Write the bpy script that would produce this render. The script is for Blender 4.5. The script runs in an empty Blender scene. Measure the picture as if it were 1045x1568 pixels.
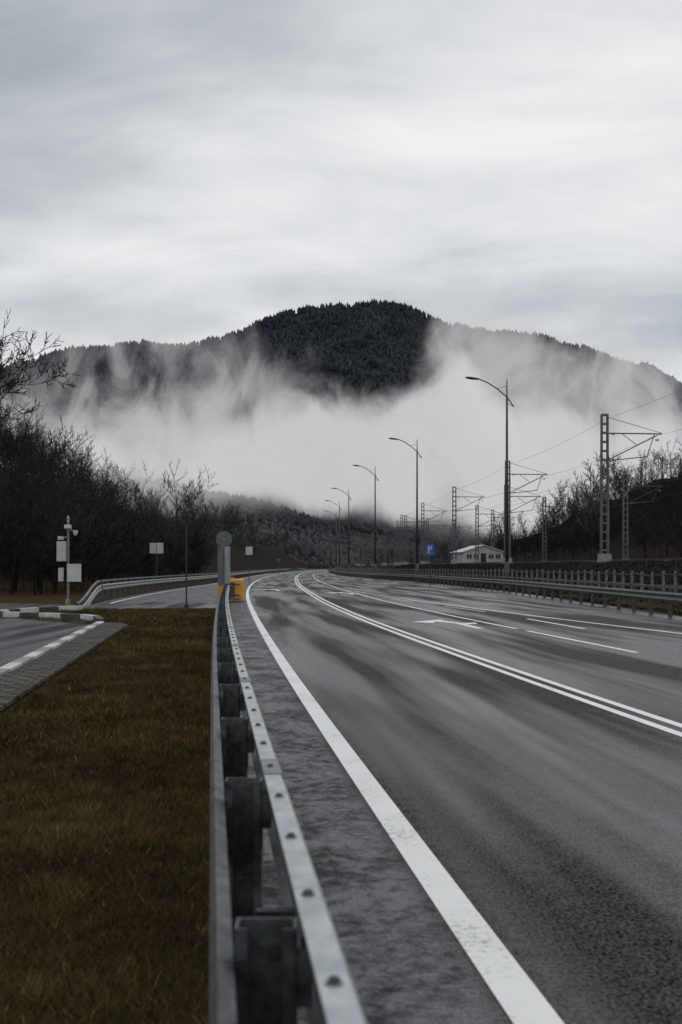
import bpy, math, random
import numpy as np
from mathutils import Vector

random.seed(7); RNG = np.random.default_rng(11)
scene = bpy.context.scene
scene.view_settings.view_transform = 'Standard'
scene.view_settings.look = 'None'
scene.view_settings.exposure = 0
COL = scene.collection

# ---------------------------------------------------------------- helpers
def curve(table):
    xs = np.array([p[0] for p in table], float); ys = np.array([p[1] for p in table], float)
    dl = np.diff(ys) / np.diff(xs)
    m = np.zeros_like(xs); m[0] = dl[0]; m[-1] = dl[-1]
    m[1:-1] = (dl[:-1] * np.diff(xs)[1:] + dl[1:] * np.diff(xs)[:-1]) / (np.diff(xs)[1:] + np.diff(xs)[:-1])
    def f(x):
        x = np.asarray(x, float); xc = np.clip(x, xs[0], xs[-1])
        i = np.clip(np.searchsorted(xs, xc, side='right') - 1, 0, len(xs) - 2)
        h = xs[i+1] - xs[i]; t = (xc - xs[i]) / h
        return ((2*t**3-3*t**2+1)*ys[i] + (t**3-2*t**2+t)*h*m[i] + (-2*t**3+3*t**2)*ys[i+1] + (t**3-t**2)*h*m[i+1])
    return f
def sstep(a, b, x):
    t = np.clip((np.asarray(x, float) - a) / (b - a), 0, 1); return t*t*(3-2*t)

def vnoise(x, y, seed=0):
    x = np.asarray(x, float); y = np.asarray(y, float)
    xi = np.floor(x).astype(np.int64); yi = np.floor(y).astype(np.int64)
    fx = x - xi; fy = y - yi; fx = fx*fx*(3-2*fx); fy = fy*fy*(3-2*fy)
    def h(a, b):
        n = (a*374761393 + b*668265263 + seed*974711) & 0x7fffffff
        n = ((n ^ (n >> 13)) * 1274126177) & 0x7fffffff
        return ((n ^ (n >> 16)) & 0xffff) / 65535.0
    return (h(xi, yi)*(1-fx) + h(xi+1, yi)*fx)*(1-fy) + (h(xi, yi+1)*(1-fx) + h(xi+1, yi+1)*fx)*fy
def fbm(x, y, seed=0, o=4):
    s = 0; a = .5; t = 0
    for k in range(o):
        s = s + a*vnoise(x*2**k, y*2**k, seed+k*17); t += a; a *= .5
    return s/t

def np_mesh(name, V, F, mat, tint=None, smooth=False, parent=None):
    V = np.asarray(V, np.float32); F = np.asarray(F, np.int32); k = F.shape[1]
    me = bpy.data.meshes.new(name)
    me.vertices.add(len(V)); me.vertices.foreach_set("co", V.ravel())
    me.loops.add(F.size); me.loops.foreach_set("vertex_index", F.ravel())
    me.polygons.add(len(F)); me.polygons.foreach_set("loop_start", np.arange(0, F.size, k, dtype=np.int32))
    me.update(calc_edges=True)
    if smooth: me.polygons.foreach_set("use_smooth", np.ones(len(F), bool))
    if tint is not None:
        a = me.attributes.new("tint", 'FLOAT', 'FACE'); a.data.foreach_set("value", np.asarray(tint, np.float32))
    me.materials.append(mat)
    ob = bpy.data.objects.new(name, me); COL.objects.link(ob)
    if parent: ob.parent = parent
    return ob

class MB:
    def __init__(s): s.v = []; s.f = []; s.uv = None
    def box(s, c, d, rz=0.0, taper=1.0):
        b = len(s.v); ca, sa = math.cos(rz), math.sin(rz)
        for z in (-.5, .5):
            k = 1 if z < 0 else taper
            for x, y in ((-.5,-.5),(.5,-.5),(.5,.5),(-.5,.5)):
                X = x*d[0]*k; Y = y*d[1]*k
                s.v.append((c[0]+X*ca-Y*sa, c[1]+X*sa+Y*ca, c[2]+z*d[2]))
        s.f += [(b,b+3,b+2,b+1),(b+4,b+5,b+6,b+7),(b,b+1,b+5,b+4),(b+1,b+2,b+6,b+5),(b+2,b+3,b+7,b+6),(b+3,b,b+4,b+7)]
        return s
    def cyl(s, p0, p1, r0, r1=None, n=8, caps=True):
        r1 = r0 if r1 is None else r1
        p0 = Vector(p0); p1 = Vector(p1); d = (p1-p0).normalized()
        a = d.cross(Vector((0,0,1)) if abs(d.z) < .9 else Vector((1,0,0))).normalized(); c = d.cross(a)
        b = len(s.v)
        for p, r in ((p0, r0), (p1, r1)):
            for i in range(n):
                t = 2*math.pi*i/n; s.v.append(tuple(p + a*math.cos(t)*r + c*math.sin(t)*r))
        for i in range(n):
            j = (i+1) % n; s.f.append((b+i, b+j, b+n+j, b+n+i))
        if caps: s.f.append(tuple(b+i for i in range(n))[::-1]); s.f.append(tuple(b+n+i for i in range(n)))
        return s
    def tube(s, pts, r, n=6):
        for a, b in zip(pts[:-1], pts[1:]): s.cyl(a, b, r, r, n)
        return s
    def poly(s, pts, z=None):
        b = len(s.v)
        for p in pts: s.v.append((p[0], p[1], p[2] if z is None else z))
        s.f.append(tuple(range(b, b+len(pts)))); return s
    def sweep(s, path, prof, closed=False):
        """path: list of (x,y,z,nx,ny) ; prof: (offset,z)"""
        b = len(s.v); n = len(prof)
        for (x, y, z, nx, ny) in path:
            for o, h in prof: s.v.append((x+nx*o, y+ny*o, z+h))
        for i in range(len(path)-1):
            for j in range(n if closed else n-1):
                k = (j+1) % n
                s.f.append((b+i*n+j, b+i*n+k, b+(i+1)*n+k, b+(i+1)*n+j))
        return s
    def obj(s, name, mat, parent=None, smooth=False, bevel=0, solid=0):
        me = bpy.data.meshes.new(name); me.from_pydata(s.v, [], s.f); me.materials.append(mat); me.update()
        if smooth:
            for p in me.polygons: p.use_smooth = True
        ob = bpy.data.objects.new(name, me); COL.objects.link(ob)
        if parent: ob.parent = parent
        if solid:
            m = ob.modifiers.new("s", 'SOLIDIFY'); m.thickness = solid
        if bevel:
            m = ob.modifiers.new("b", 'BEVEL'); m.width = bevel; m.segments = 3
        return ob
def empty(name, loc=(0,0,0), rz=0):
    e = bpy.data.objects.new(name, None); e.location = loc; e.rotation_euler = (0,0,rz); COL.objects.link(e)
    e.empty_display_size = .3; return e

# ---------------------------------------------------------------- materials
def nmat(name):
    m = bpy.data.materials.new(name); m.use_nodes = True
    nt = m.node_tree; b = nt.nodes["Principled BSDF"]
    return m, nt, b
def N(nt, t, **kw):
    n = nt.nodes.new(t)
    for k, v in kw.items(): setattr(n, k, v)
    return n
def ramp(nt, src, stops):
    r = N(nt, 'ShaderNodeValToRGB'); cr = r.color_ramp
    while len(cr.elements) < len(stops): cr.elements.new(.5)
    for e, (p, c) in zip(cr.elements, stops):
        e.position = p; e.color = (c, c, c, 1) if isinstance(c, (int, float)) else (*c, 1)
    nt.links.new(src, r.inputs[0]); return r.outputs[0]
def noise(nt, vec, scale, detail=4, rough=.55, dist=0):
    n = N(nt, 'ShaderNodeTexNoise'); n.inputs['Scale'].default_value = scale
    n.inputs['Detail'].default_value = detail; n.inputs['Roughness'].default_value = rough
    n.inputs['Distortion'].default_value = dist
    if vec is not None: nt.links.new(vec, n.inputs['Vector'])
    return n.outputs[0]
def math_n(nt, op, a, b=None, c=None, clamp=False):
    n = N(nt, 'ShaderNodeMath', operation=op); n.use_clamp = clamp
    for i, v in enumerate((a, b, c)):
        if v is None: continue
        if isinstance(v, (int, float)): n.inputs[i].default_value = v
        else: nt.links.new(v, n.inputs[i])
    return n.outputs[0]
def mixc(nt, f, a, b):
    n = N(nt, 'ShaderNodeMix', data_type='RGBA')
    for i, v in ((0, f), (6, a), (7, b)):
        if isinstance(v, (int, float)): n.inputs[i].default_value = v
        elif isinstance(v, tuple): n.inputs[i].default_value = (*v, 1)
        else: nt.links.new(v, n.inputs[i])
    return n.outputs[2]
def mixf(nt, f, a, b):
    return math_n(nt, 'ADD', math_n(nt, 'MULTIPLY', a, math_n(nt, 'SUBTRACT', 1.0, f)), math_n(nt, 'MULTIPLY', b, f))
def bump(nt, b, h, strength=.4, dist=.01):
    n = N(nt, 'ShaderNodeBump'); n.inputs['Strength'].default_value = strength; n.inputs['Distance'].default_value = dist
    nt.links.new(h, n.inputs['Height']); nt.links.new(n.outputs[0], b.inputs['Normal'])
def plain(name, c1, c2=None, rough=.7, metal=0.0, scale=3.0, bmp=0.0):
    m, nt, b = nmat(name); tc = N(nt, 'ShaderNodeTexCoord')
    c2 = c2 or tuple(x*.7 for x in c1)
    n = noise(nt, tc.outputs['Object'], scale, 5, .65)
    f = ramp(nt, n, [(.35, 0.0), (.65, 1.0)])
    nt.links.new(mixc(nt, f, c1, c2), b.inputs['Base Color'])
    b.inputs['Roughness'].default_value = rough; b.inputs['Metallic'].default_value = metal
    if bmp: bump(nt, b, noise(nt, tc.outputs['Object'], scale*8, 3), bmp, .01)
    return m

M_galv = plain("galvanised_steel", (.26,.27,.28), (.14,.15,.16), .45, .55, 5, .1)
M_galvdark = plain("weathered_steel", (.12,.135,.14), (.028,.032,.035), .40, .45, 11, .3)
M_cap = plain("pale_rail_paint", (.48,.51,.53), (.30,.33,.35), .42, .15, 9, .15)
M_pole = plain("lamp_pole_steel", (.06,.066,.072), (.035,.038,.042), .5, .2, 2)
M_conc = plain("concrete", (.30,.30,.29), (.18,.18,.17), .85, 0, 4, .3)
M_white = plain("white_paint_metal", (.55,.56,.56), (.42,.43,.43), .5, 0, 3)
M_bldg = plain("white_render_wall", (.45,.46,.47), (.36,.37,.38), .8, 0, 2)
M_roof = plain("pale_roof_sheet", (.55,.57,.6), (.42,.44,.46), .5, 0, 2)
M_dark = plain("dark_opening", (.02,.02,.025), None, .4)
M_yellow = plain("yellow_plastic", (.72,.33,.03), (.55,.24,.02), .5, 0, 4)
M_black = plain("black_paint", (.03,.03,.03), (.05,.05,.05), .6, 0, 6)
M_blue = plain("sign_blue", (.02,.12,.42), (.015,.09,.33), .4)
M_signback = plain("sign_back_grey", (.12,.14,.15), (.08,.09,.10), .5, .2, 4)
M_wire = plain("wire_dark", (.03,.03,.035), None, .6)
M_rust = plain("rusty_rail", (.09,.05,.035), (.05,.035,.03), .7, .3, 4)
M_kerbw = plain("kerb_white_paint", (.62,.63,.62), (.4,.41,.4), .7, 0, 5, .2)

def paint_mat():
    m, nt, b = nmat("road_marking_paint"); tc = N(nt, 'ShaderNodeTexCoord')
    n1 = noise(nt, tc.outputs['Object'], 30, 5, .75); n2 = noise(nt, tc.outputs['Object'], 1.3, 3, .6)
    f = math_n(nt, 'ADD', n1, math_n(nt, 'MULTIPLY', n2, .5))
    wear = ramp(nt, f, [(.82, 0.0), (.96, .8)])
    tone = mixc(nt, n2, (.86,.87,.87), (.66,.67,.67))
    nt.links.new(mixc(nt, wear, tone, (.20,.205,.21)), b.inputs['Base Color'])
    b.inputs['Roughness'].default_value = .55
    bump(nt, b, noise(nt, tc.outputs['Object'], 90, 3), .3, .004); return m
M_paint = paint_mat()

def asphalt(name, uvroad=True):
    m, nt, b = nmat(name); tc = N(nt, 'ShaderNodeTexCoord'); ob = tc.outputs['Object']
    fine = noise(nt, ob, 55, 2, .7); mid = noise(nt, ob, 9, 3, .7)
    mp = N(nt, 'ShaderNodeMapping'); mp.inputs['Scale'].default_value = (.60, .045, 1); mp.inputs['Location'].default_value = (.35, .2, 0)
    nt.links.new(tc.outputs['UV'] if uvroad else ob, mp.inputs[0])
    streak = noise(nt, mp.outputs[0], 1.6, 3, .5, .15)
    st = ramp(nt, streak, [(.40, 0.0), (.60, 1.0)])
    v = math_n(nt, 'ADD', math_n(nt, 'MULTIPLY', fine, .8), math_n(nt, 'MULTIPLY', mid, .2))
    chip = ramp(nt, v, [(.43, 0.0), (.62, 1.0)])
    dark_c = mixc(nt, chip, (.003,.0035,.004), (.036,.040,.043))
    lite_c = mixc(nt, chip, (.022,.024,.027), (.11,.118,.125))
    col = mixc(nt, math_n(nt, 'MULTIPLY', st, .7), dark_c, lite_c)
    rough = math_n(nt, 'SUBTRACT', .60, math_n(nt, 'MULTIPLY', st, .33))
    spec = math_n(nt, 'ADD', math_n(nt, 'MULTIPLY', chip, .36), math_n(nt, 'MULTIPLY', st, .28))
    if uvroad:
        sep = N(nt, 'ShaderNodeSeparateXYZ'); nt.links.new(tc.outputs['UV'], sep.inputs[0])
        u = sep.outputs[0]
        edge = math_n(nt, 'ADD', u, math_n(nt, 'MULTIPLY', math_n(nt, 'SUBTRACT', mid, .5), .35))
        sh = math_n(nt, 'MULTIPLY', math_n(nt, 'SUBTRACT', 1.10, edge), 9.0, clamp=True)
        mot = noise(nt, ob, 9.0, 5, .8, .3); mot2 = noise(nt, ob, 1.6, 2, .6)
        wv = math_n(nt, 'ADD', math_n(nt, 'MULTIPLY', mot, .62), math_n(nt, 'MULTIPLY', mot2, .38))
        dry = ramp(nt, wv, [(.42, 0.0), (.56, 1.0)])
        shc = mixc(nt, dry, (.016,.018,.020), mixc(nt, chip, (.045,.05,.054), (.125,.134,.142)))
        col = mixc(nt, sh, col, shc)
        rough = mixf(nt, sh, rough, math_n(nt, 'SUBTRACT', .58, math_n(nt, 'MULTIPLY', dry, .2)))
        spec = mixf(nt, sh, spec, math_n(nt, 'ADD', .10, math_n(nt, 'MULTIPLY', dry, .30)))
        seam = math_n(nt, 'EXPONENT', math_n(nt, 'MULTIPLY', math_n(nt, 'POWER', math_n(nt, 'DIVIDE', math_n(nt, 'SUBTRACT', edge, 1.40), .13), 2.0), -1.0))
        col = mixc(nt, math_n(nt, 'MULTIPLY', seam, .5), col, (.085,.09,.094))
    nt.links.new(col, b.inputs['Base Color']); nt.links.new(rough, b.inputs['Roughness'])
    nt.links.new(spec, b.inputs['Specular IOR Level'])
    bump(nt, b, v, .6, .006)
    return m
M_road = asphalt("asphalt"); M_lot = asphalt("old_asphalt", False)

def ground_mat():
    m, nt, b = nmat("ground_dry_grass"); tc = N(nt, 'ShaderNodeTexCoord'); ob = tc.outputs['Object']
    a = noise(nt, ob, 1.2, 5, .7); c = noise(nt, ob, 30, 3, .7)
    v = math_n(nt, 'ADD', math_n(nt, 'MULTIPLY', a, .5), math_n(nt, 'MULTIPLY', c, .5))
    col = ramp(nt, v, [(.3, (.014,.009,.005)), (.5, (.040,.027,.012)), (.62, (.064,.045,.018)), (.8, (.11,.075,.034))])
    sep = N(nt, 'ShaderNodeSeparateXYZ'); nt.links.new(ob, sep.inputs[0])
    hi = ramp(nt, sep.outputs[2], [(.12, 0.0), (.9, 1.0)])
    brown = mixc(nt, c, (.006,.005,.0045), (.018,.014,.012))
    nt.links.new(mixc(nt, hi, col, brown), b.inputs['Base Color'])
    b.inputs['Roughness'].default_value = .95; b.inputs['Specular IOR Level'].default_value = .05
    bump(nt, b, v, .8, .05); return m
M_ground = ground_mat()

def tint_mat(name, stops, rough=.9, spec=.2):
    m, nt, b = nmat(name); at = N(nt, 'ShaderNodeAttribute'); at.attribute_name = "tint"
    nt.links.new(ramp(nt, at.outputs['Fac'], stops), b.inputs['Base Color'])
    b.inputs['Roughness'].default_value = rough; b.inputs['Specular IOR Level'].default_value = spec
    return m
M_grass = tint_mat("grass_blades", [(0,(.022,.013,.006)), (.28,(.060,.037,.014)), (.50,(.064,.052,.016)), (.76,(.13,.088,.032)), (1,(.24,.18,.09))])
M_bark = tint_mat("bare_bark", [(0,(.010,.008,.007)), (.6,(.021,.017,.015)), (1,(.042,.035,.031))])
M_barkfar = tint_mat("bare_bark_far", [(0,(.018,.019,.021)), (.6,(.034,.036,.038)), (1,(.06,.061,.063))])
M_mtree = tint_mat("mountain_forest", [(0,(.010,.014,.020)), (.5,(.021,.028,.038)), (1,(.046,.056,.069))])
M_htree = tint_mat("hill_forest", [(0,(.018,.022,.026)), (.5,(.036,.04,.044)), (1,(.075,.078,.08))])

def rock_mat(name, a, c, sc):
    m, nt, b = nmat(name); tc = N(nt, 'ShaderNodeTexCoord')
    n = noise(nt, tc.outputs['Object'], sc, 6, .7)
    nt.links.new(ramp(nt, n, [(.35, a), (.65, c)]), b.inputs['Base Color'])
    b.inputs['Roughness'].default_value = 1; b.inputs['Specular IOR Level'].default_value = .05
    return m
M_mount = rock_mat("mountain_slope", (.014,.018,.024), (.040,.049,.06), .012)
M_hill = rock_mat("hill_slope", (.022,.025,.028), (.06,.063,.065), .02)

# ---------------------------------------------------------------- alignments (metres)
S = curve([(-12,1.58),(0,0),(14,-1.80),(34,-4.13),(46,-5.42),(70,-7.7),(99,-9.9),(160,-13.1),(247,-15.6),(350,-17),(494,-16.5),(700,-8)])
BAR = curve([(-12,10.6),(31,10.6),(45,10.6),(62,10.5),(80,9.6),(106,7.6),(134,4.2),(173,.9),(208,-.9),(250,-2.4),(300,-4),(353,-4.6),(494,-4.5),(700,8)])
LB = curve([(39,-10.4),(46,-11.2),(52.5,-11.7),(99,-12.9),(160,-15.4),(250,-18.4),(353,-20.5),(494,-21.5),(700,-13)])
EDGE = lambda y: S(y) + 1.16
DBL = curve([(-12,4.75),(0,4.75),(15,4.6),(30,4.5),(46,4.7),(60,5.0),(100,5.6),(250,5.9),(700,6)])
LC = curve([(-12,8.1),(20,7.95),(32,7.7),(46,7.6),(70,7.9),(120,8.4),(700,8.4)])
LBT = curve([(-12,14.2),(15,12.5),(24,11.3),(35,10.2),(52,8.95),(66,8.3)])

def gz(X, Y):
    X = np.asarray(X, float); Y = np.asarray(Y, float)
    d = X - BAR(Y)
    z = -0.03 + 1.9*sstep(1.4, 7.0, d)
    hill = 24*sstep(30, 100, X - 0.02*(Y-160)) * sstep(60, 150, Y) * (1 - sstep(330, 600, Y))
    z = z + np.where(d > 7, hill*(0.8 + .4*vnoise(X/20, Y/20, 5)), 0)
    left = 9*sstep(17, 42, -X) * sstep(62, 125, Y) + 3*sstep(20,40,-X)*sstep(56,66,Y)
    z = z + left*(0.8+.4*vnoise(X/15, Y/15, 3)) * (1 - sstep(600, 900, Y))
    z = z + np.where(d > 1.5, .12*(vnoise(X/1.7, Y/1.7, 8)-.5), 0)
    return z

# ground sheet
gx = np.concatenate([np.arange(-5200,-300,350), np.arange(-300,-80,10), np.arange(-80,110,1.0), np.arange(110,300,8), np.arange(300,5300,350)])
gy = np.concatenate([np.arange(-60,140,1.6), np.arange(140,420,6), np.arange(420,1000,30), np.arange(1000,6000,400)])
GX, GY = np.meshgrid(gx, gy)
GZ = gz(GX, GY)
V = np.stack([GX, GY, GZ], -1).reshape(-1,3); nx = len(gx); ny = len(gy)
I = (np.arange(ny-1)[:,None]*nx + np.arange(nx-1)[None,:]).ravel()
np_mesh("ground", V, np.stack([I, I+1, I+nx+1, I+nx], 1), M_ground, smooth=True)

# road sheet with uv (across, along)
def road_sheet(name, ys, lf, rf, z, mat, nc=10):
    mb = MB(); uv = []
    for y in ys:
        l, r = float(lf(y)), float(rf(y)); s0 = float(S(y))
        for k in range(nc+1):
            x = l + (r-l)*k/nc; mb.v.append((x, y, z)); uv.append((x-s0, y))
    for i in range(len(ys)-1):
        for k in range(nc):
            a = i*(nc+1)+k; mb.f.append((a, a+1, a+nc+2, a+nc+1))
    ob = mb.obj(name, mat)
    ul = ob.data.uv_layers.new(name="UVMap")
    for li, l in enumerate(ob.data.loops): ul.data[li].uv = uv[l.vertex_index]
    return ob
ysA = list(np.arange(-12, 46.01, 1.0)); ysB = list(np.concatenate([np.arange(46, 120, 2), np.arange(120, 701, 6)]))
road_sheet("road", ysA, lambda y: S(y)+.12, lambda y: BAR(y)+.5, 0, M_road, 16)
road_sheet("far_section", ysB, lambda y: LB(y)+.1, lambda y: BAR(y)+.5, 0, M_road, 16)
bpy.data.objects["far_section"].parent = bpy.data.objects["road"]
rs = road_sheet("slip_road", list(np.arange(39, 46.01, .5)), lambda y: LB(y)+.1 , lambda y: S(y)+.1, 0, M_lot, 8)
mb = MB(); mb.poly([(-10.3,39),(-11,42.6),(-13,43.6),(-16,44.8),(-60,50),(-60,30),(-11.6,33.2),(-11.4,35),(-10.9,36),(-9.8,37.6),(-8.4,38.4),(-5.3,39)], z=0); mb.obj("inlet", M_lot, rs)

# markings
def strip(mb, f, o0, w, y0, y1, step=1.0, z=.004):
    n = max(1, int((y1-y0)/step)); ys = np.linspace(y0, y1, n+1); b = len(mb.v)
    for y in ys:
        x = float(f(y)) + o0; mb.v.append((x-w/2, y, z)); mb.v.append((x+w/2, y, z))
    for i in range(n): a = b+2*i; mb.f.append((a, a+1, a+3, a+2))
mk = MB()
strip(mk, EDGE, 0, .18, -8, 500)
cd = lambda y: S(y)+DBL(y)
strip(mk, cd, -.13, .12, -8, 560); strip(mk, cd, .13, .12, -8, 560)
cc = lambda y: S(y)+LC(y)
for a, b_ in ((5,8),(11.5,16.8),(18.8,25.2),(26,230)): strip(mk, cc, 0, .12, a, b_)
strip(mk, lambda y: S(y)+9.6, 0, .12, 26, 31); strip(mk, lambda y: S(y)+9.7, 0, .12, 13, 17)
for a in (36, 46): strip(mk, lambda y: S(y)+LBT(y)-.55, 0, .1, a, a+5)
strip(mk, lambda y: S(y)+LBT(y), 0, .14, -8, 66)
strip(mk, lambda y: LB(y)+.8, 0, .13, 44, 300)
strip(mk, lambda y: BAR(y)-1.0, 0, .13, 120, 500)
def arrow(cx, cy, sc=1.0, turn=True):
    z = .004
    mk.poly([(cx+.55*sc,cy-2.2*sc),(cx+.75*sc,cy-2.2*sc),(cx+.45*sc,cy+.3*sc),(cx+.25*sc,cy+.3*sc)], z)
    mk.poly([(cx+.25*sc,cy+.3*sc),(cx+.45*sc,cy+.3*sc),(cx+.1*sc,cy+1.5*sc),(cx-.2*sc,cy+1.2*sc)], z)
    mk.poly([(cx-.2*sc,cy+1.2*sc),(cx+.1*sc,cy+1.5*sc),(cx+.05*sc,cy+2.3*sc),(cx-.95*sc,cy+.9*sc),(cx-.35*sc,cy+.4*sc)], z)
    if turn: mk.poly([(cx+.53*sc,cy-.3*sc),(cx+.46*sc,cy+.3*sc),(cx+.9*sc,cy+.6*sc),(cx+.9*sc,cy+.1*sc)], z)
arrow(3.0, 28.3, 1.0); arrow(.0, 61, 1.2); arrow(-5.0, 70, 1.2, False)
mk.obj("road_marking", M_paint)

# ---------------------------------------------------------------- near guardrail
def path(f, y0, y1, step, z=lambda y: 0.0):
    out = []
    for y in np.arange(y0, y1+1e-6, step):
        dx = float(f(y+.1)-f(y-.1))/.2; L = math.hypot(dx, 1)
        out.append((float(f(y)), float(y), float(z(y)), 1/L, -dx/L))
    return out
gr = empty("guardrail")
pt = path(S, -1.5, 45.5, .5)
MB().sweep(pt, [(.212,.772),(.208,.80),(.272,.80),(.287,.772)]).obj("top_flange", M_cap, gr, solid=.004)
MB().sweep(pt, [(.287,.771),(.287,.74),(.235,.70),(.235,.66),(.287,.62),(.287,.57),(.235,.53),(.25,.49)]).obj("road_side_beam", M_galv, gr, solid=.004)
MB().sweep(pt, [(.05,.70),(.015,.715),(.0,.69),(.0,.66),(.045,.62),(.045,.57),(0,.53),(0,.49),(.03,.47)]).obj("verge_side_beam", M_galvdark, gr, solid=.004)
posts = MB(); br = MB(); bolts = MB(); plates = MB()
for k in range(30):
    y = .72 + 1.58*k
    if y > 45.3: break
    x = float(S(y))
    posts.box((x+.125, y+.075, .39), (.13, .006, .785))
    for o in (.057, .193): posts.box((x+o, y+.035, .39), (.007, .074, .79))
    for o in (.072, .178): posts.box((x+o, y-.004, .39), (.024, .006, .79))
    br.box((x+.215, y+.03, .66), (.034, .05, .12)); br.box((x+.03, y+.03, .6), (.045, .05, .12))
    br.box((x+.125, y+.18, .62), (.16, .035, .008)); br.box((x+.205, y+.18, .66), (.008, .035, .09))
    br.box((x+.15, y+.62, .60), (.20, .03, .03))
for y in np.arange(.9, 45, .53):
    x = float(S(y))+.242
    bolts.cyl((x, y, .801), (x, y, .812), .013, .011, 10); plates.cyl((x, y, .8), (x, y, .8035), .019, .019, 10)
for y in np.arange(3.9, 45, 3.16):
    x = float(S(y)); x2 = float(S(y+.3))
    plates.sweep([(x,y,0,1,.13),(x2,y+.3,0,1,.13)], [(.207,.803),(.275,.803),(.289,.775)])
posts.obj("posts", M_galvdark, gr); br.obj("brackets", M_galvdark, gr); bolts.obj("bolts", M_black, gr); plates.obj("splice_plates", M_galv, gr)

# ---------------------------------------------------------------- other barriers
def barrier(name, f, y0, y1, side, zf=lambda y: 0.0, ps=2.0, mt=M_galv, double=True):
    e = empty(name); p = path(f, y0, y1, 1.0 if y1 < 130 else 2.0, zf); q = side
    W = [(0,.80),(.03*q,.78),(.08*q,.74),(.03*q,.67),(.03*q,.63),(.08*q,.57),(.03*q,.50),(0,.49)]
    MB().sweep(p, W).obj("w_beam", mt, e, solid=.005)
    if double: MB().sweep(p, [(-.10*q,1.00),(-.02*q,1.00),(-.02*q,.92),(-.10*q,.92)], True).obj("top_rail", mt, e)
    m = MB()
    for y in np.arange(y0+.3, min(y1, 260), ps):
        x = float(f(y))-.08*q; z = float(zf(y)); m.box((x, y, z+.48), (.12,.07,.96 if double else .78))
    m.obj("posts", M_galvdark, e); return e
barrier("crash_barrier", BAR, -8, 560, -1, mt=plain("dull_galv", (.12,.125,.13), (.06,.065,.07), .5, .4, 3))
barrier("crash_barrier", LB, 47, 560, 1, mt=M_galv)
zt = lambda y: -.8*(1-float(sstep(40.0, 47, y)))
barrier("crash_barrier_terminal", LB, 39.6, 47, 1, zt, mt=M_galv)

# concrete post fence on the railway side
fe = empty("railway_fence"); FX = lambda y: BAR(y)+3.0
m = MB(); r = MB()
for y in np.arange(6, 330, 1.5):
    x = float(FX(y)); z = float(gz(x, y)); m.box((x, y, z+.5), (.12,.12,1.15), random.uniform(-.1,.1), .85)
pp = path(FX, 6, 330, 2, lambda y: float(gz(float(FX(y)), y)))
for h in (.45, .9): r.sweep(pp, [(0,h),(0,h+.06),(.03,h+.06),(.03,h)], True)
m.obj("posts", plain("grey_concrete_post", (.20,.20,.195), (.10,.10,.10), .85, 0, 2, .3), fe); r.obj("rails", M_galvdark, fe)

# ---------------------------------------------------------------- paved lot, kerb, path on the left
KX = lambda y: -3.25-.129*y
lot = MB(); lot.poly([(-60,-8),(float(KX(-8)),-8),(float(KX(28.4)),28.4),(-7.6,30.2),(-8.7,31.0),(-10.2,31.6),(-11.3,32.4),(-11.6,33.2),(-60,30)], z=.004)
lot.obj("car_park", M_lot)
m_, nt, b = nmat("concrete_paver"); tc = N(nt, 'ShaderNodeTexCoord')
mp = N(nt, 'ShaderNodeMapping'); mp.inputs['Rotation'].default_value = (0,0,math.radians(7.3)); nt.links.new(tc.outputs['Object'], mp.inputs[0])
bk = N(nt, 'ShaderNodeTexBrick'); bk.inputs['Scale'].default_value = 1.7; bk.inputs['Color1'].default_value = (.15,.142,.125,1); bk.inputs['Color2'].default_value = (.06,.057,.05,1)
bk.inputs['Mortar'].default_value = (.006,.0055,.004,1); bk.inputs['Mortar Size'].default_value = .045; nt.links.new(mp.outputs[0], bk.inputs[0])
nz = ramp(nt, noise(nt, tc.outputs['Object'], 2.5, 4, .7), [(.45, 0.0), (.7, .7)])
nt.links.new(mixc(nt, nz, bk.outputs[0], (.045,.041,.028)), b.inputs['Base Color']); b.inputs['Roughness'].default_value = .85; b.inputs['Specular IOR Level'].default_value = .15
bump(nt, b, bk.outputs['Fac'], -.8, .02)
M_paver = m_
pv = MB(); ysP = np.arange(-8, 27.1, 1)
for y in ysP: pv.v += [(float(KX(y))+.22, y, .05), (-2.42-.125*y, y, .05)]
pv.v += [(-6.75, 28.2, .05), (-6.15, 28.0, .05)]
for i in range(len(ysP)): pv.f.append((2*i, 2*i+1, 2*i+3, 2*i+2))
pv.obj("paved_path", M_paver, solid=.05)
kp = [(float(KX(y))+.1, y) for y in np.arange(-8, 28.5, 1.0)] + [(-7.3,29.7),(-7.9,30.5),(-8.7,31.1),(-9.5,31.5),(-10.2,31.8),(-10.9,32.3),(-11.3,33),(-11.4,33.9),(-11.3,34.8),(-10.9,35.7),(-10.4,36.5),(-9.7,37.2)]
kb = empty("painted_kerb"); kw = MB(); kk = MB(); kg = MB()
for i in range(len(kp)-1):
    (x0,y0),(x1,y1) = kp[i], kp[i+1]; L = math.hypot(x1-x0, y1-y0); a = math.atan2(y1-y0, x1-x0)
    if y0 < 28: t = (kw if i % 2 else kg); h = .09
    else: t = (kw if i % 2 else kk); h = .17
    t.box(((x0+x1)/2, (y0+y1)/2, h/2-.02), (L-.012, .2, h+.04), a)
kw.obj("white_blocks", M_kerbw, kb, bevel=.012); kk.obj("black_blocks", M_black, kb, bevel=.012); kg.obj("bare_blocks", M_conc, kb, bevel=.012)

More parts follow.
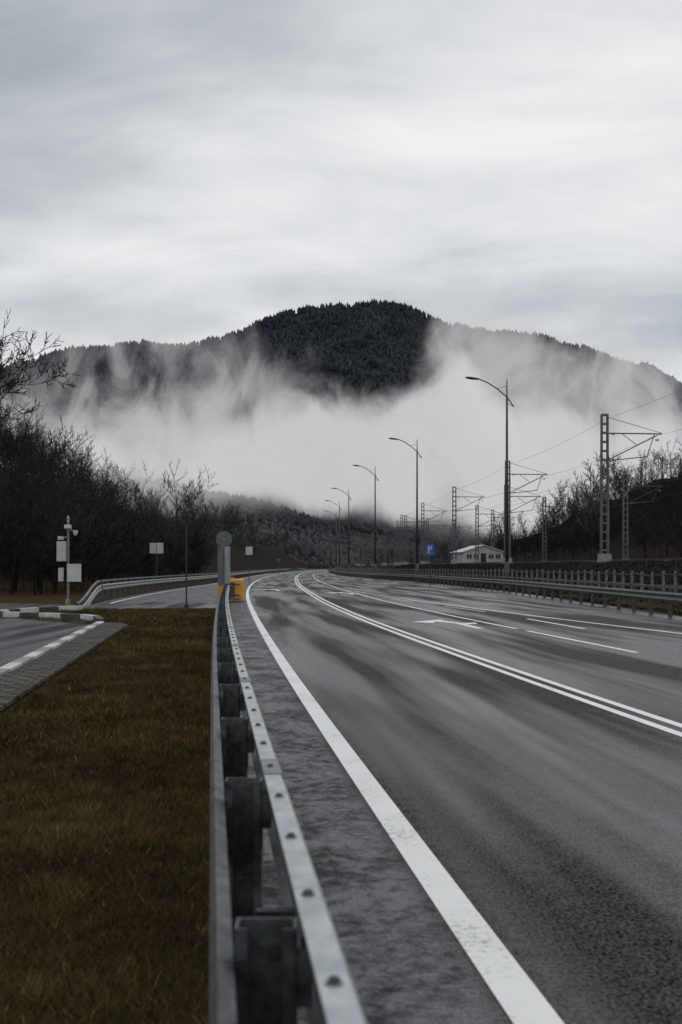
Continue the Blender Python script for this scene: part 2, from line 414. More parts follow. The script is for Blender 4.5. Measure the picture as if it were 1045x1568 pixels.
# ---------------------------------------------------------------- grass
def blades(n, y0, y1, hs, w):
    Y = y0 + (y1-y0)*RNG.random(n)**.8
    xr = S(Y) + .08; xl = np.maximum(-2.34-.125*Y, -.36*Y-.5)
    far = Y > 28; xl = np.where(far, -10.5 + .0*Y, xl)
    X = xl + (xr-xl)*RNG.random(n)
    ok = ~((Y > 28) & (Y < 31.5) & (X < -7.4 - (Y-28)*.9)) & (Y < 38.2)
    X = X[ok]; Y = Y[ok]; n = len(X)
    cl = fbm(X*1.3, Y*1.3, 4, 3); c2 = vnoise(X*6, Y*6, 9); c3 = vnoise(X*.5, Y*.3, 19)
    h = hs*(.5+RNG.random(n))*(.4+1.2*c2); a = RNG.random(n)*6.283; lx = np.cos(a); ly = np.sin(a)
    ln = h*(.2+1.1*RNG.random(n)); b_ = RNG.random(n)*6.283; wx = np.cos(b_)*w/2; wy = np.sin(b_)*w/2
    z0 = np.full(n, -.03)
    A = np.stack([X-wx, Y-wy, z0], 1); B = np.stack([X+wx, Y+wy, z0], 1); C = np.stack([X+lx*ln, Y+ly*ln, z0+h], 1)
    V = np.stack([A,B,C], 1).reshape(-1,3); t = np.clip(.10+.75*(cl-.2)+.4*(c2-.4)+.15*(c3-.4)+.4*(RNG.random(n)-.5), 0, 1)
    t = np.where(RNG.random(n) < .02, 1.0, t)
    return V, t
Vs, ts = [], []
for n, y0, y1, hs, w in ((90000, 2.6, 9, .042, .006), (80000, 8, 20, .055, .013), (60000, 18, 38.2, .07, .028)):
    v, t = blades(n, y0, y1, hs, w); Vs.append(v); ts.append(t)
V = np.concatenate(Vs); t = np.concatenate(ts)
np_mesh("grass", V, np.arange(len(V)).reshape(-1,3), M_grass, t)

# rough dry grass on the railway slope
n = 60000; Y = 20 + 130*RNG.random(n)**1.3; D = RNG.random(n)*9+.9; X = BAR(Y)+D
h = .06+.16*RNG.random(n)*vnoise(X, Y, 2); a = RNG.random(n)*6.283; z = gz(X, Y)-.02
w = .02+.0006*Y
A = np.stack([X-w, Y, z],1); B = np.stack([X+w, Y, z],1); C = np.stack([X+np.cos(a)*h*.6, Y+np.sin(a)*h*.6, z+h],1)
np_mesh("dry_grass", np.stack([A,B,C],1).reshape(-1,3), np.arange(3*n).reshape(-1,3), tint_mat("dry_grass_blades", [(0,(.012,.009,.007)),(.6,(.030,.023,.017)),(1,(.07,.055,.038))]), RNG.random(n))

# ---------------------------------------------------------------- bare trees
def grow(rng, H, levels, kids=(3,5), r0=None, up=.12):
    segs = []
    def g(p, d, L, r, lev):
        ns = 5 if lev == 0 else 3 if lev < levels-1 else 2
        pts = []
        for i in range(ns):
            d = (d + Vector((rng.uniform(-1,1), rng.uniform(-1,1), rng.uniform(-.6,1)))*(.10 if lev == 0 else .22) + Vector((0,0,up))).normalized()
            q = p + d*(L/ns); r1 = r*(.80 if lev == 0 else .72)
            segs.append((*p, *q, r, r1, lev)); p = q; r = r1; pts.append((p.copy(), d.copy(), r))
        if lev < levels:
            k = rng.randint(*kids) + (3 if lev == 0 else 0)
            for j in range(k):
                f = (j+1)/k
                i = min(ns-1, int((.25+.75*f)*ns - .001) if lev == 0 else int(f*ns-.001)); i = max(i, 0)
                pp_, dd, rr = pts[i]
                ax = Vector((rng.uniform(-1,1), rng.uniform(-1,1), rng.uniform(-.3,.5))); ax = (ax - dd*ax.dot(dd)).normalized()
                ang = rng.uniform(.45, .95); nd = (dd*math.cos(ang) + ax*math.sin(ang)).normalized()
                g(pp_, nd, L*rng.uniform(.42,.66)*(1 if lev else .85), rr*rng.uniform(.5,.75), lev+1)
    g(Vector((0,0,-.3)), Vector((0,0,1)), H*.62, r0 or H*.016, 0)
    return np.array(segs)
def seg_mesh(sg, rmin=.006):
    p0 = sg[:,0:3]; p1 = sg[:,3:6]; r0 = np.maximum(sg[:,6:7], rmin); r1 = np.maximum(sg[:,7:8], rmin*.7)
    d = p1-p0; d /= np.linalg.norm(d, axis=1, keepdims=True)+1e-9
    ref = np.where(np.abs(d[:,2:3]) > .9, np.array([[1,0,0]]), np.array([[0,0,1]]))
    a = np.cross(d, ref); a /= np.linalg.norm(a, axis=1, keepdims=True); b = np.cross(d, a)
    vs = []
    for p, r in ((p0,r0),(p1,r1)):
        for k in range(3):
            t = 2*math.pi*k/3; vs.append(p + a*math.cos(t)*r + b*math.sin(t)*r)
    V = np.stack(vs, 1).reshape(-1,3); n = len(sg); base = np.arange(n)[:,None]*6
    F = np.concatenate([base+np.array([[0,1,4,3]]), base+np.array([[1,2,5,4]]), base+np.array([[2,0,3,5]])], 1).reshape(-1,4)
    T = np.repeat(sg[:,8]/5, 3); return V, F, T
rr = random.Random(3)
near_var = [seg_mesh(grow(rr, 9, 4, (3,4)), .017) for _ in range(6)]
far_var = [seg_mesh(grow(rr, 9, 3, (3,5)), .035) for _ in range(5)]
brush_var = [seg_mesh(grow(rr, 3, 3, (4,5), .02, .02), .017) for _ in range(4)]
def scatter(name, pts, variants, mat, smin, smax, zoff=0):
    Vs, Fs, Ts = [], [], []; off = 0
    for (x, y) in pts:
        V, F, T = variants[rr.randrange(len(variants))]
        s = rr.uniform(smin, smax); a = rr.uniform(0, 6.283); ca, sa = math.cos(a)*s, math.sin(a)*s
        W = np.empty_like(V); W[:,0] = V[:,0]*ca - V[:,1]*sa + x; W[:,1] = V[:,0]*sa + V[:,1]*ca + y
        W[:,2] = V[:,2]*s*rr.uniform(.9,1.1) + float(gz(x, y)) + zoff
        Vs.append(W); Fs.append(F+off); off += len(V); Ts.append(np.clip(T + rr.uniform(-.25,.35), 0, 1))
    return np_mesh(name, np.concatenate(Vs), np.concatenate(Fs), mat, np.concatenate(Ts))
pl = []
for _ in range(310):
    y = rr.uniform(58, 150); x = float(LB(max(y,40))) - rr.uniform(5, 55)
    if y < 66 and rr.random() < .3: x = rr.uniform(-46, -17)
    if x/y < -.40: continue
    pl.append((x, y))
scatter("bare_forest", pl, near_var, M_bark, .62, 1.0)
pl = [(float(LB(max(y,40))) - 3.5 - rr.random()**1.5*36, y) for y in [rr.uniform(57, 130) for _ in range(480)]]
scatter("undergrowth", pl, brush_var, M_bark, .8, 2.1)
pl = [(rr.uniform(38, 115), rr.uniform(105, 270)) for _ in range(240)]
pl += [(rr.uniform(30, 75), rr.uniform(230, 330)) for _ in range(50)]
pl = [p for p in pl if p[0]/p[1] < .42]
scatter("hillside_forest", pl, far_var, M_bark, .55, .95)
pl = [(rr.uniform(34, 90), rr.uniform(90, 240)) for _ in range(480)]
scatter("hillside_brush", [p for p in pl if p[0]/p[1] < .42], brush_var, M_bark, 1.1, 2.4)
pl = []
while len(pl) < 420:
    y = rr.uniform(170, 1000); x = rr.uniform(-160, 160)*(.5+y/1200)
    if float(LB(y))-6 < x < float(BAR(y))+ (45 if y < 500 else 22) and y < 735: continue
    pl.append((x, y))
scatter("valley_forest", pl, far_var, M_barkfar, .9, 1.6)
# single trees
V, F, T = seg_mesh(grow(random.Random(33), 13.6, 5, (4,5), .26, .04), .017)
V[:,0] += -17.9; V[:,1] += 45; np_mesh("bare_tree", V, F, M_bark, T)
V, F, T = seg_mesh(grow(random.Random(5), 12, 4, (4,5), .2), .02)
V[:,0] += 36.5; V[:,1] += 145; V[:,2] += float(gz(36.5,145)); np_mesh("bare_tree", V, F, tint_mat("pale_bark", [(0,(.05,.045,.04)),(1,(.14,.13,.12))]), T)
V, F, T = seg_mesh(grow(random.Random(8), 11, 4, (4,5), .2), .018)
V[:,0] += -17.3; V[:,1] += 118; V[:,2] += float(gz(-17.3,118)); np_mesh("bare_tree", V, F, M_bark, T)

# ---------------------------------------------------------------- mountain
R = curve([(-5000,200),(-3600,250),(-2567,340),(-1727,553),(-1097,636),(-1013,663),(-866,699),(-761,708),(-667,723),(-572,712),(-467,720),(-362,746),(-257,788),(-173,819),(-89,840),(37,842),(163,848),(226,832),(289,806),(373,779),(478,754),(562,754),(646,741),(730,714),(803,701),(856,672),(919,651),(1003,643),(1045,606),(1097,580),(1318,470),(2053,260),(3100,140),(5000,100)])
def mz(X, Y):
    t = np.clip((Y-1450)/(3200-1450), 0, None)
    up = R(X + (3200-Y)*.05*np.sin(X/400)) * np.where(t < 1, t**1.25, np.clip(1-(t-1)*1.3, 0, 1))
    k = np.clip(t, 0, 1); am = 4*k*(1-k)
    g_ = np.abs(fbm(X/260 + fbm(X/300, Y/300, 3)*1.5, Y/900, 6, 4)-.5)*2
    return np.where(t < 1, R(X)*t**1.25, up) - am*(g_*190-30) + 14*(fbm(X/60, Y/60, 12, 3)-.5)*(.3+am) + 10*(vnoise(X/45, X*0, 66)-.5) - 8
mx = np.arange(-4200, 4201, 24); my = np.arange(1400, 4300, 26)
MX, MY = np.meshgrid(mx, my); MZ = mz(MX, MY)
V = np.stack([MX, MY, MZ], -1).reshape(-1,3); nx = len(mx); ny = len(my); I = (np.arange(ny-1)[:,None]*nx + np.arange(nx-1)[None,:]).ravel()
np_mesh("mountain", V, np.stack([I, I+1, I+nx+1, I+nx], 1), M_mount, smooth=True)
def spires(name, X, Y, Z, h, w, mat, seed):
    n = len(X); k = 4; V = np.empty((n, k*2+1, 3)); a0 = RNG.random(n)*6.28
    for j in range(k):
        a = a0 + j*2*math.pi/k; rj = w*(.7+.6*RNG.random(n))
        V[:,j,0] = X+np.cos(a)*rj*.6; V[:,j,1] = Y+np.sin(a)*rj*.6; V[:,j,2] = Z-3
        V[:,k+j,0] = X+np.cos(a)*rj; V[:,k+j,1] = Y+np.sin(a)*rj; V[:,k+j,2] = Z+h*(.35+.25*RNG.random(n))
    V[:,2*k,0] = X+(RNG.random(n)-.5)*w; V[:,2*k,1] = Y; V[:,2*k,2] = Z+h
    base = np.arange(n)[:,None]*(2*k+1); fs = []
    for j in range(k):
        q = (j+1) % k
        fs += [base+np.array([[j,q,k+q]]), base+np.array([[j,k+q,k+j]]), base+np.array([[k+j,k+q,2*k]])]
    F = np.stack(fs, 1).reshape(-1,3)
    t = np.clip(fbm(X/90, Y/90, seed, 3)*.9 + .5*(RNG.random(n)-.5), 0, 1)
    np_mesh(name, V.reshape(-1,3), F, mat, np.repeat(t, 3*k))
n = 50000; X = -1500+3000*RNG.random(n); Y = 1800+1480*RNG.random(n)**.8
n2 = 5000; X2 = -1500+3000*RNG.random(n2); Y2 = 3180+40*RNG.random(n2); X = np.r_[X,X2]; Y = np.r_[Y,Y2]
keep = RNG.random(len(X)) < np.where(Y > 3150, .12+1.3*vnoise(X/28, Y*0, 3)**1.5, 1); X = X[keep]; Y = Y[keep]
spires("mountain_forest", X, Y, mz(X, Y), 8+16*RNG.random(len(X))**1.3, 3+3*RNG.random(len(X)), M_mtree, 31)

# lower foothill
HR = curve([(-2600,190),(-800,165),(-377,121),(-233,98),(-146,84),(-88,74),(-31,56),(27,38),(85,24),(171,16),(272,16),(400,22),(800,80),(2600,160)])
def hz(X, Y):
    t = (Y-820)/(1120-820); return HR(X)*np.where(t < 1, np.clip(t,0,1)**1.1, np.clip(1-(t-1)*.8, 0, 1)) + 16*(fbm(X/50, Y/50, 40, 4)-.5)*np.clip(t,0,1) - 3
hx = np.arange(-1800, 1801, 12); hy = np.arange(810, 1500, 12); HX, HY = np.meshgrid(hx, hy)
V = np.stack([HX, HY, hz(HX,HY)], -1).reshape(-1,3); nx = len(hx); ny = len(hy); I = (np.arange(ny-1)[:,None]*nx + np.arange(nx-1)[None,:]).ravel()
np_mesh("hill", V, np.stack([I, I+1, I+nx+1, I+nx], 1), M_hill, smooth=True)
n = 14000; X = -620+1240*RNG.random(n); Y = 830+300*RNG.random(n)
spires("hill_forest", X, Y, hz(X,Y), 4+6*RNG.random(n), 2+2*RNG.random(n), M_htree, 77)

# ---------------------------------------------------------------- low cloud
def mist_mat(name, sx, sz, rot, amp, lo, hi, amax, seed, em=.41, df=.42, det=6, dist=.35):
    m = bpy.data.materials.new(name); m.use_nodes = True; nt = m.node_tree; nt.nodes.clear()
    out = N(nt, 'ShaderNodeOutputMaterial'); tc = N(nt, 'ShaderNodeTexCoord')
    mp = N(nt, 'ShaderNodeMapping'); mp.inputs['Scale'].default_value = (sx, sx, sz); mp.inputs['Rotation'].default_value = (0, rot, 0); mp.inputs['Location'].default_value = (seed, seed*.3, 0)
    nt.links.new(tc.outputs['Object'], mp.inputs[0])
    n1 = noise(nt, mp.outputs[0], 1.0, det, .55, dist)
    at = N(nt, 'ShaderNodeAttribute'); at.attribute_name = "thickness"
    v = math_n(nt, 'ADD', at.outputs['Fac'], math_n(nt, 'MULTIPLY', math_n(nt, 'SUBTRACT', n1, .5), amp))
    mr = N(nt, 'ShaderNodeMapRange', interpolation_type='SMOOTHSTEP'); nt.links.new(v, mr.inputs[0])
    mr.inputs[1].default_value = lo; mr.inputs[2].default_value = hi; mr.inputs[3].default_value = 0; mr.inputs[4].default_value = amax
    gate = math_n(nt, 'MULTIPLY', at.outputs['Fac'], 3.0, clamp=True)
    al = math_n(nt, 'MULTIPLY', mr.outputs[0], gate)
    d = N(nt, 'ShaderNodeBsdfDiffuse'); d.inputs[0].default_value = (df*.98, df*.985, df, 1)
    nv = N(nt, 'ShaderNodeCombineXYZ'); nv.inputs[1].default_value = -.5; nv.inputs[2].default_value = .87; nt.links.new(nv.outputs[0], d.inputs['Normal'])
    e = N(nt, 'ShaderNodeEmission'); e.inputs[0].default_value = (.975,.985,1,1)  # self-lit part added in place of daylight scattered inside the cloud
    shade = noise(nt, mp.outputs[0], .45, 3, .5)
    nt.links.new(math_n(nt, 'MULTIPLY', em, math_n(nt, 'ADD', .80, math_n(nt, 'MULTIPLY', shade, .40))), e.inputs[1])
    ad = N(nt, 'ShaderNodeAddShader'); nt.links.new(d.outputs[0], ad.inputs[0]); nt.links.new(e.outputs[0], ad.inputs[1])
    tr = N(nt, 'ShaderNodeBsdfTransparent'); mx_ = N(nt, 'ShaderNodeMixShader')
    nt.links.new(al, mx_.inputs[0]); nt.links.new(tr.outputs[0], mx_.inputs[1]); nt.links.new(ad.outputs[0], mx_.inputs[2]); nt.links.new(mx_.outputs[0], out.inputs[0])
    return m
def mist(name, Y0, top, bot, st, sb, mat, x0, x1, z1, parent, k=1.0):
    xs = np.arange(x0, x1+1, 14)*k; zs = np.arange(10, z1, 12)*k; X, Z = np.meshgrid(xs, zs)
    Y = Y0 + 50*np.sin(X/350+Y0) + Z*.12
    dens = sstep(-st, st, top(X/k)-Z/k) * sstep(-sb, sb, Z/k-bot(X/k))
    V = np.stack([X,Y,Z],-1).reshape(-1,3); nx = len(xs); ny = len(zs); I = (np.arange(ny-1)[:,None]*nx + np.arange(nx-1)[None,:]).ravel()
    ob = np_mesh(name, V, np.stack([I, I+1, I+nx+1, I+nx], 1), mat, smooth=True, parent=parent)
    a = ob.data.attributes.new("thickness", 'FLOAT', 'POINT'); a.data.foreach_set("value", dens.ravel().astype(np.float32))
cl = empty("low_cloud")
topA = curve([(-1473,340),(-686,240),(-554,245),(-423,265),(-318,255),(-239,310),(-161,345),(-82,355),(-3,340),(62,335),(128,368),(190,412),(235,445),(262,435),(312,365),(390,345),(469,355),(561,330),(686,325),(1414,330)])
botA = curve([(-1473,132),(-686,165),(-554,178),(-423,172),(-318,150),(-239,140),(-161,130),(-82,122),(-3,116),(62,110),(128,98),(220,82),(390,72),(686,66),(1414,66)])
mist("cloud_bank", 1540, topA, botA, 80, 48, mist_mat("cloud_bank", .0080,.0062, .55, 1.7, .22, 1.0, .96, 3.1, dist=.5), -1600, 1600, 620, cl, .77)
topB = curve([(-1700,600),(-800,450),(-620,440),(-480,490),(-330,450),(-230,520),(-150,460),(0,370),(100,345),(200,450),(280,600),(340,560),(420,490),(560,500),(700,450),(1700,400)])
botB = curve([(-1700,150),(0,160),(1700,110)])
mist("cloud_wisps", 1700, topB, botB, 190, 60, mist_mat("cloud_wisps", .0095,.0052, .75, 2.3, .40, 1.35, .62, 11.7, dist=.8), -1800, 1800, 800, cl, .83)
topC = curve([(-1900,860),(-900,540),(-700,570),(-520,650),(-330,720),(-200,600),(0,500),(150,540),(300,740),(450,600),(650,580),(900,520),(1900,500)])
botC = curve([(-1900,300),(0,300),(1900,200)])
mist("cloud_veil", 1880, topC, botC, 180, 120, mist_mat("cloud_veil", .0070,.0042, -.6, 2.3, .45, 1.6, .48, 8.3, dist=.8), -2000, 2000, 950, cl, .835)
topD = curve([(-900,150),(-200,125),(0,105),(150,90),(400,95),(900,120)]); botD = curve([(-900,60),(-200,50),(0,38),(100,24),(400,24),(900,40)])
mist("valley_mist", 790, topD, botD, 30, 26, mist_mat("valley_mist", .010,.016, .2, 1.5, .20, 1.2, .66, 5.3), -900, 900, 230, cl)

# ---------------------------------------------------------------- street lamps
def lamp(x, y, h=15.2, deco=False):
    z = float(gz(x, y)); e = empty("street_lamp", (x, y, z)); H = h-z
    MB().cyl((0,0,-.3),(0,0,2.0),.17,.16,12).cyl((0,0,2.0),(0,0,H-1.2),.13,.075,12).cyl((0,0,H-1.2),(0,0,H),.05,.035,8).cyl((0,0,0),(0,0,.25),.26,.22,12).obj("pole", M_pole, e, True)
    pts = [(.5,0,H-2.0),(0,0,H-1.3),(-.7,0,H-.7),(-1.4,0,H-.25),(-2.0,0,H+.0)]
    MB().tube(pts, .045, 8).tube([(.5,0,H-2.0),(0,0,H-1.75)],.02).tube([(0,0,H-.5),(-.7,0,H-.7)],.015).obj("arm", M_pole, e)
    m = MB(); n = 10; prof = [(-1.95,.05),(-2.1,.14),(-2.5,.20),(-2.85,.17),(-3.05,.03)]
    for i, (px, r) in enumerate(prof):
        for j in range(n):
            t = 2*math.pi*j/n; m.v.append((px, math.cos(t)*r, H+.0+(-px-2)*.12+math.sin(t)*r*.5))
    for i in range(len(prof)-1):
        for j in range(n): q=(j+1)%n; m.f.append((i*n+j,i*n+q,(i+1)*n+q,(i+1)*n+j))
    m.obj("lamp_head", M_pole, e, smooth=True)
    if deco:
        d = MB()
        for s in (1,-1):
            p = [(s*(.12+.55*math.sin(t*1.6)*(1-t/5)), 0, 4.0+t*1.3) for t in np.linspace(0,3.6,16)]; d.tube(p, .035, 6)
        d.obj("festive_ornament", M_galv, e)
for x, y, dc in ((12.0,72,0),(8.1,106,0),(4.6,134,1),(1.35,173,0),(-.3,205,1),(-1.2,243,0),(-3.2,290,0)): lamp(x, y, deco=bool(dc))

# ---------------------------------------------------------------- catenary masts
M_lat = plain("mast_steel", (.15,.155,.16), (.07,.075,.08), .6, .2, 3)
def mast(x, y, h=10.2, arm=True, w=.46):
    z = float(gz(x, y)); e = empty("catenary_mast", (x, y, z)); m = MB()
    for sx in (-1,1):
        for sy in (-1,1): m.cyl((sx*w/2,sy*.18,-.2),(sx*w/2*.85,sy*.14,h),.06,.055,4)
    k = int(h/.62)
    for i in range(k+1):
        zz = .3+i*(h-.35)/k
        for sy in (-1,1): m.box((0,sy*.165,zz),(w*.93,.03,.12))
        for sx in (-1,1): m.box((sx*w/2*.93,0,zz),(.03,.3,.06))
    m.obj("lattice", M_lat, e)
    MB().box((0,0,.15),(.95,.8,1.0),0,.8).obj("concrete_base", M_conc, e, bevel=.03)
    if arm:
        a = MB(); a.cyl((.1,0,h-1.3),(3.9,0,h-1.35),.045).cyl((.1,0,h-3.2),(3.6,0,h-1.45),.035).cyl((.1,0,h-3.2),(2.9,0,h-2.9),.035).cyl((2.9,0,h-2.9),(3.4,0,h-1.4),.03)
        a.cyl((1.2,0,h-1.35),(2.2,0,h-2.1),.025).cyl((.2,0,h-.2),(3.9,0,h-1.3),.02)
        a.obj("cantilever", M_pole, e)
        i_ = MB()
        for px, pz in ((.5,h-1.33),(.55,h-3.1),(3.5,h-1.75)):
            for q in range(3): i_.cyl((px+q*.09,0,pz-.02),(px+q*.09+.03,0,pz-.02),.10,.06,8)
        i_.obj("insulators", M_conc, e)
row1 = [(18.0,68),(16.4,98),(14.8,130),(13.3,162),(12.2,200),(11,245),(9.5,300),(8,370)]
row2 = [(30,105),(28.6,140),(26.2,172),(24.2,213),(22,262),(19,330)]
for x, y in row1: mast(x, y)
for x, y in row2: mast(x, y, 9.6)
for x, y in ((18.6,112),(20.5,150),(11.5,178),(16.5,190),(9.5,222),(14,232)): mast(x, y, 9.0, True, .42)
for k in range(10): mast(6.5+rr.uniform(-2,9), 200+k*22, 9.0, k % 2 == 0, .4)
wr = MB()
def wire(x0,y0,z0,x1,y1,z1,sag,r=.016,n=8):
    pts = [(x0+(x1-x0)*t, y0+(y1-y0)*t, z0+(z1-z0)*t-sag*4*t*(1-t)) for t in np.linspace(0,1,n+1)]
    wr.tube(pts, r, 4)
full1 = [(21.0,10),(19.6,39)]+row1; full2 = [(33,40),(31.5,72)]+row2
for full in (full1, full2):
    for (xa,ya),(xb,yb) in zip(full[:-1], full[1:]):
        za = float(gz(xa,ya)); zb = float(gz(xb,yb)); za = min(za, 2.2); r_ = .006+.00005*ya
        for ox, hz_, sg in ((3.4,8.7,.35),(3.4,7.1,.03),(.2,9.9,.3)): wire(xa+ox,ya,za+hz_,xb+ox,yb,zb+hz_,sg,r_)
wr.obj("overhead_wire", M_wire)
# railway track
tr_ = empty("railway_track"); TF = lambda y: BAR(y)+11.5+.02*y
rl = MB(); sl = MB()
for off in (0, 5.2):
    for g_ in (-.76, .76):
        f = (lambda y, o=off+g_: TF(y)+o); rl.sweep(path(f, 0, 330, 2, lambda y: 2.06), [(-.035,0),(-.035,.16),(.035,.16),(.035,0)])
    for y in np.arange(10, 200, .65): sl.box((float(TF(y))+off, y, 2.0), (2.6,.24,.16))
rl.obj("rails", M_rust, tr_); sl.obj("sleepers", M_conc, tr_)
bl = MB(); bl.sweep(path(TF, 0, 330, 3), [(-2.6,1.82),(-1.7,2.02),(6.9,2.02),(7.8,1.82)]); bl.obj("ballast", plain("ballast_stone", (.06,.052,.047), (.022,.02,.018), .95, 0, 9, .9), tr_)

# ---------------------------------------------------------------- white building
e = empty("white_building", (23.6, 165, 2.0), .12)
m = MB(); m.box((0,4,1.05),(6.8,8,2.3)); b0 = len(m.v)
m.v += [(-3.4,0,2.2),(3.4,0,2.2),(0,0,3.25),(-3.4,8,2.2),(3.4,8,2.2),(0,8,3.25)]; m.f += [(b0,b0+1,b0+2),(b0+3,b0+5,b0+4)]
m.obj("walls", M_bldg, e)
m = MB(); m.v = [(-3.8,-.3,2.09),(0,-.3,3.3),(3.8,-.3,2.09),(-3.8,8.3,2.09),(0,8.3,3.3),(3.8,8.3,2.09)]; m.f = [(0,1,4,3),(1,2,5,4)]; m.obj("roof", M_roof, e, solid=.12)
m = MB()
for wx in (-2.4,-1.2,1.3,2.5): m.box((wx,-.01,1.35),(.8,.06,.7))
m.box((0,-.01,.95),(.9,.06,1.9)); m.obj("windows_and_door", M_dark, e)
m = MB()
for wx in (-2.4,-1.2,1.3,2.5): m.box((wx,-.05,1.35),(.06,.05,.7)).box((wx,-.05,.96),(.9,.08,.06))
m.obj("window_frames", M_white, e)

# ---------------------------------------------------------------- signs & furniture
e = empty("parking_sign", (7.7, 86, 0))
MB().cyl((0,0,0),(0,0,3.4),.05).obj("post", M_pole, e)
MB().box((0,-.05,3.1),(.7,.03,.95)).obj("panel", M_blue, e, bevel=.01)
m = MB(); m.box((-.13,-.07,3.1),(.10,.012,.6)); pts = [(-.08+.19*math.sin(t), -.072, 3.25+.13*math.cos(t)) for t in np.linspace(0,math.pi,9)]
for a, b_ in zip(pts[:-1], pts[1:]): m.cyl(a, b_, .045, .045, 6)
m.obj("letter_p", M_white, e)
def sign(name, x, y, zc, w, h, mat, divider=False):
    e = empty(name, (x, y, 0)); m = MB().cyl((0,0.05,0),(0,0.05,zc+h*.4),.04)
    m.obj("post", M_pole, e); MB().box((0,0,zc),(w,.03,h)).obj("panel", mat, e, bevel=.01)
    MB().box((0,.03,zc+h*.25),(w*.9,.03,.05)).box((0,.03,zc-h*.25),(w*.9,.03,.05)).obj("brackets", M_galv, e)
    if divider: MB().box((0,-.03,zc),(.05,.015,h*.92)).obj("panel_divider", M_signback, e)
M_signw = plain("sign_pale_panel", (.50,.52,.54), (.38,.40,.42), .45, .1, 2)
sign("traffic_sign", -12.6, 68, 2.9, .92, .72, M_signw, True)
sign("traffic_sign", -9.6, 104, 3.3, .72, .85, M_signw); sign("traffic_sign", -12.2, 195, 2.9, .7, .7, M_signback)
e = empty("marker_post", (-6.15, 39.6, 0)); MB().cyl((0,0,0),(0,0,3.2),.035,.03).cyl((0,0,0),(0,0,.12),.1,.09).cyl((0,0,3.2),(0,0,3.26),.045,.02).obj("post", M_wire, e)
# round sign at rail end
e = empty("keep_right_sign", (-5.22, 44.4, 0)); MB().cyl((0,.04,0),(0,.04,3.1),.035).obj("post", M_galv, e)
MB().cyl((0,-.01,2.86),(0,.02,2.86),.36,.36,32).obj("disc", M_signback, e)
MB().box((-.15,0,1.7),(.26,.03,1.65)).obj("marker_board", M_signback, e, bevel=.01); MB().box((.16,-.02,1.7),(.24,.03,1.65)).obj("marker_board_pale", plain("board_back", (.26,.29,.30),(.2,.22,.23),.5), e, bevel=.01)
MB().box((0,.03,1.2),(.5,.03,.05)).box((0,.03,2.2),(.5,.03,.05)).box((0,.03,2.86),(.5,.03,.05)).cyl((0,.0,2.86),(0,-.03,2.86),.05).obj("brackets", M_galv, e)
# yellow crash cushion
e = empty("crash_cushion", (-5.2, 46.4, 0)); MB().box((0,.6,.56),(1.15,1.3,1.0)).obj("body", M_yellow, e, bevel=.12)
m = MB()
for zz in (.3,.8): m.box((0,-.07,zz),(1.0,.02,.06))
m.box((0,-.09,.55),(.5,.04,.7)); m.obj("ribs", M_galvdark, e); MB().box((0,.6,1.1),(.25,.5,.1)).box((-.25,-.08,.9),(.3,.02,.25)).obj("cover", plain("orange_reflector",(.6,.15,.02),None,.5), e)
# camera / control mast
e = empty("surveillance_camera_pole", (-11.95, 43.6, 0)); MB().cyl((0,0,0),(0,0,3.7),.055,.045,10).cyl((0,0,0),(0,0,.2),.14,.12).cyl((-.02,0,3.3),(.3,0,3.15),.03).cyl((0,0,2.95),(-.35,0,2.85),.03).cyl((0,0,3.7),(0,0,3.75),.09,.09).obj("pole", M_galv, e)
MB().box((-.27,-.05,2.3),(.38,.25,.88)).box((-.3,-.05,1.28),(.2,.2,.6)).obj("control_box", M_signw, e, bevel=.02)
MB().box((.28,-.08,1.36),(.62,.05,.78)).obj("panel", M_white, e, bevel=.01)
m = MB(); m.box((0,-.05,3.38),(.24,.3,.16)).cyl((.32,0,3.22),(.32,0,3.05),.11,.09,12).cyl((.32,0,3.05),(.32,0,2.98),.08,.03,12).box((-.3,-.05,2.88),(.2,.3,.14)).cyl((0,-.0,3.6),(0,0,3.85),.05,.04); m.obj("cameras", M_white, e, bevel=.01)

# ---------------------------------------------------------------- world, sun, camera
w = bpy.data.worlds.new("World"); scene.world = w; w.use_nodes = True; nt = w.node_tree; bg = nt.nodes["Background"]
EL, AZ = math.radians(52), math.radians(35)
sky = N(nt, 'ShaderNodeTexSky', sky_type='NISHITA'); sky.sun_disc = False; sky.sun_elevation = EL; sky.sun_rotation = AZ
tc = N(nt, 'ShaderNodeTexCoord'); sep = N(nt, 'ShaderNodeSeparateXYZ'); nt.links.new(tc.outputs['Generated'], sep.inputs[0])
zz = math_n(nt, 'ADD', math_n(nt, 'MAXIMUM', sep.outputs[2], 0.0), .22)
cx = math_n(nt, 'DIVIDE', sep.outputs[0], zz); cy = math_n(nt, 'DIVIDE', sep.outputs[1], zz)
cb = N(nt, 'ShaderNodeCombineXYZ'); nt.links.new(cx, cb.inputs[0]); nt.links.new(cy, cb.inputs[1])
mp = N(nt, 'ShaderNodeMapping'); mp.inputs['Scale'].default_value = (.55, 1.0, 1); mp.inputs['Rotation'].default_value = (0,0,.25); mp.inputs['Location'].default_value = (1.3,.4,0); nt.links.new(cb.outputs[0], mp.inputs[0])
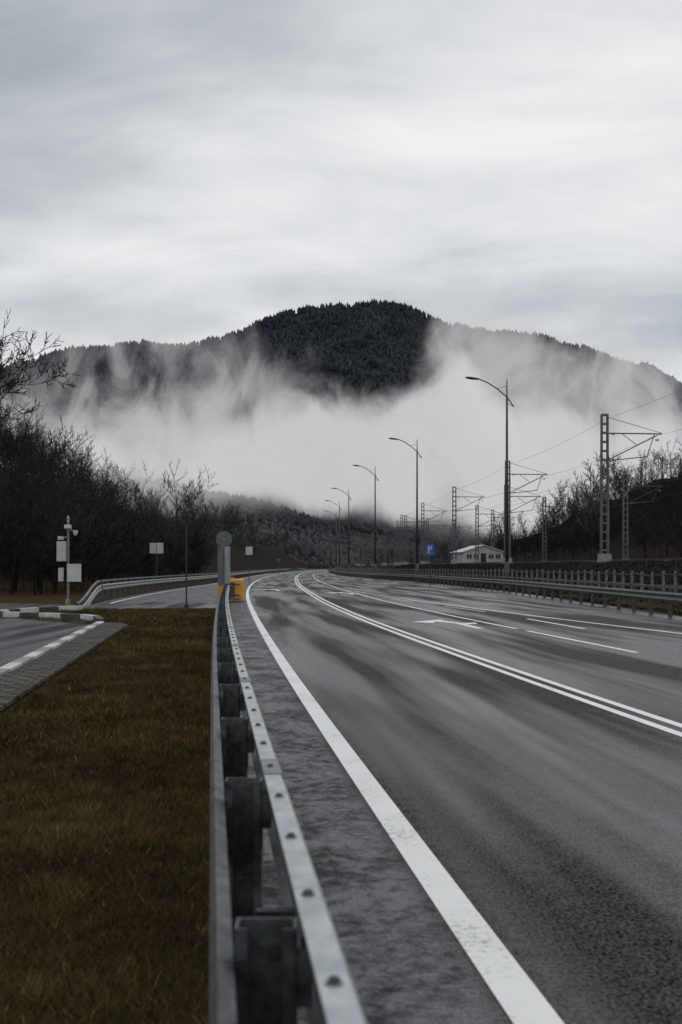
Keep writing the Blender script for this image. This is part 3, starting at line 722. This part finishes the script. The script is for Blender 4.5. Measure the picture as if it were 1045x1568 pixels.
c1 = noise(nt, mp.outputs[0], 1.1, 5, .5, .5); c2 = noise(nt, mp.outputs[0], 3.2, 5, .55, .5)
cv = math_n(nt, 'ADD', math_n(nt, 'MULTIPLY', c1, .62), math_n(nt, 'MULTIPLY', c2, .38))
# heavier cloud towards low right and high left, thinner around the hidden sun
def blob(x, z, sx, sz, amt):
    a = math_n(nt, 'POWER', math_n(nt, 'DIVIDE', math_n(nt, 'SUBTRACT', sep.outputs[0], x), sx), 2.0)
    c = math_n(nt, 'POWER', math_n(nt, 'DIVIDE', math_n(nt, 'SUBTRACT', sep.outputs[2], z), sz), 2.0)
    return math_n(nt, 'MULTIPLY', math_n(nt, 'EXPONENT', math_n(nt, 'MULTIPLY', math_n(nt, 'ADD', a, c), -1.0)), amt)
for bl_ in ((.36,.24,.22,.06,-.15),(-.34,.43,.2,.08,-.09),(.12,.43,.2,.08,.08),(-.2,.29,.22,.05,.07),(.0,.365,.4,.02,-.04)):
    cv = math_n(nt, 'ADD', cv, blob(*bl_))
cloud = ramp(nt, cv, [(.30, (3.5,3.9,4.25)), (.42, (5.4,5.7,5.95)), (.50, (7.3,7.45,7.55)), (.60, (8.9,8.95,8.95))])
mixed = mixc(nt, .94, sky.outputs[0], cloud)
nt.links.new(mixed, bg.inputs[0]); bg.inputs[1].default_value = .1
sd = bpy.data.lights.new("sun", 'SUN'); sd.energy = .5; sd.angle = math.radians(25); sd.color = (1,.97,.93)
so = bpy.data.objects.new("sun", sd); COL.objects.link(so)
dv = Vector((math.sin(AZ)*math.cos(EL), math.cos(AZ)*math.cos(EL), math.sin(EL))); so.rotation_euler = dv.to_track_quat('Z','Y').to_euler()
cam = bpy.data.cameras.new("camera"); co = bpy.data.objects.new("camera", cam); COL.objects.link(co)
co.location = (0,0,1.62); co.rotation_euler = (math.radians(90),0,0)
cam.lens = 35; cam.sensor_width = 36; cam.shift_y = .0536; cam.clip_start = .05; cam.clip_end = 20000
cam.dof.use_dof = True; cam.dof.focus_distance = 22; cam.dof.aperture_fstop = 2.8
scene.camera = co
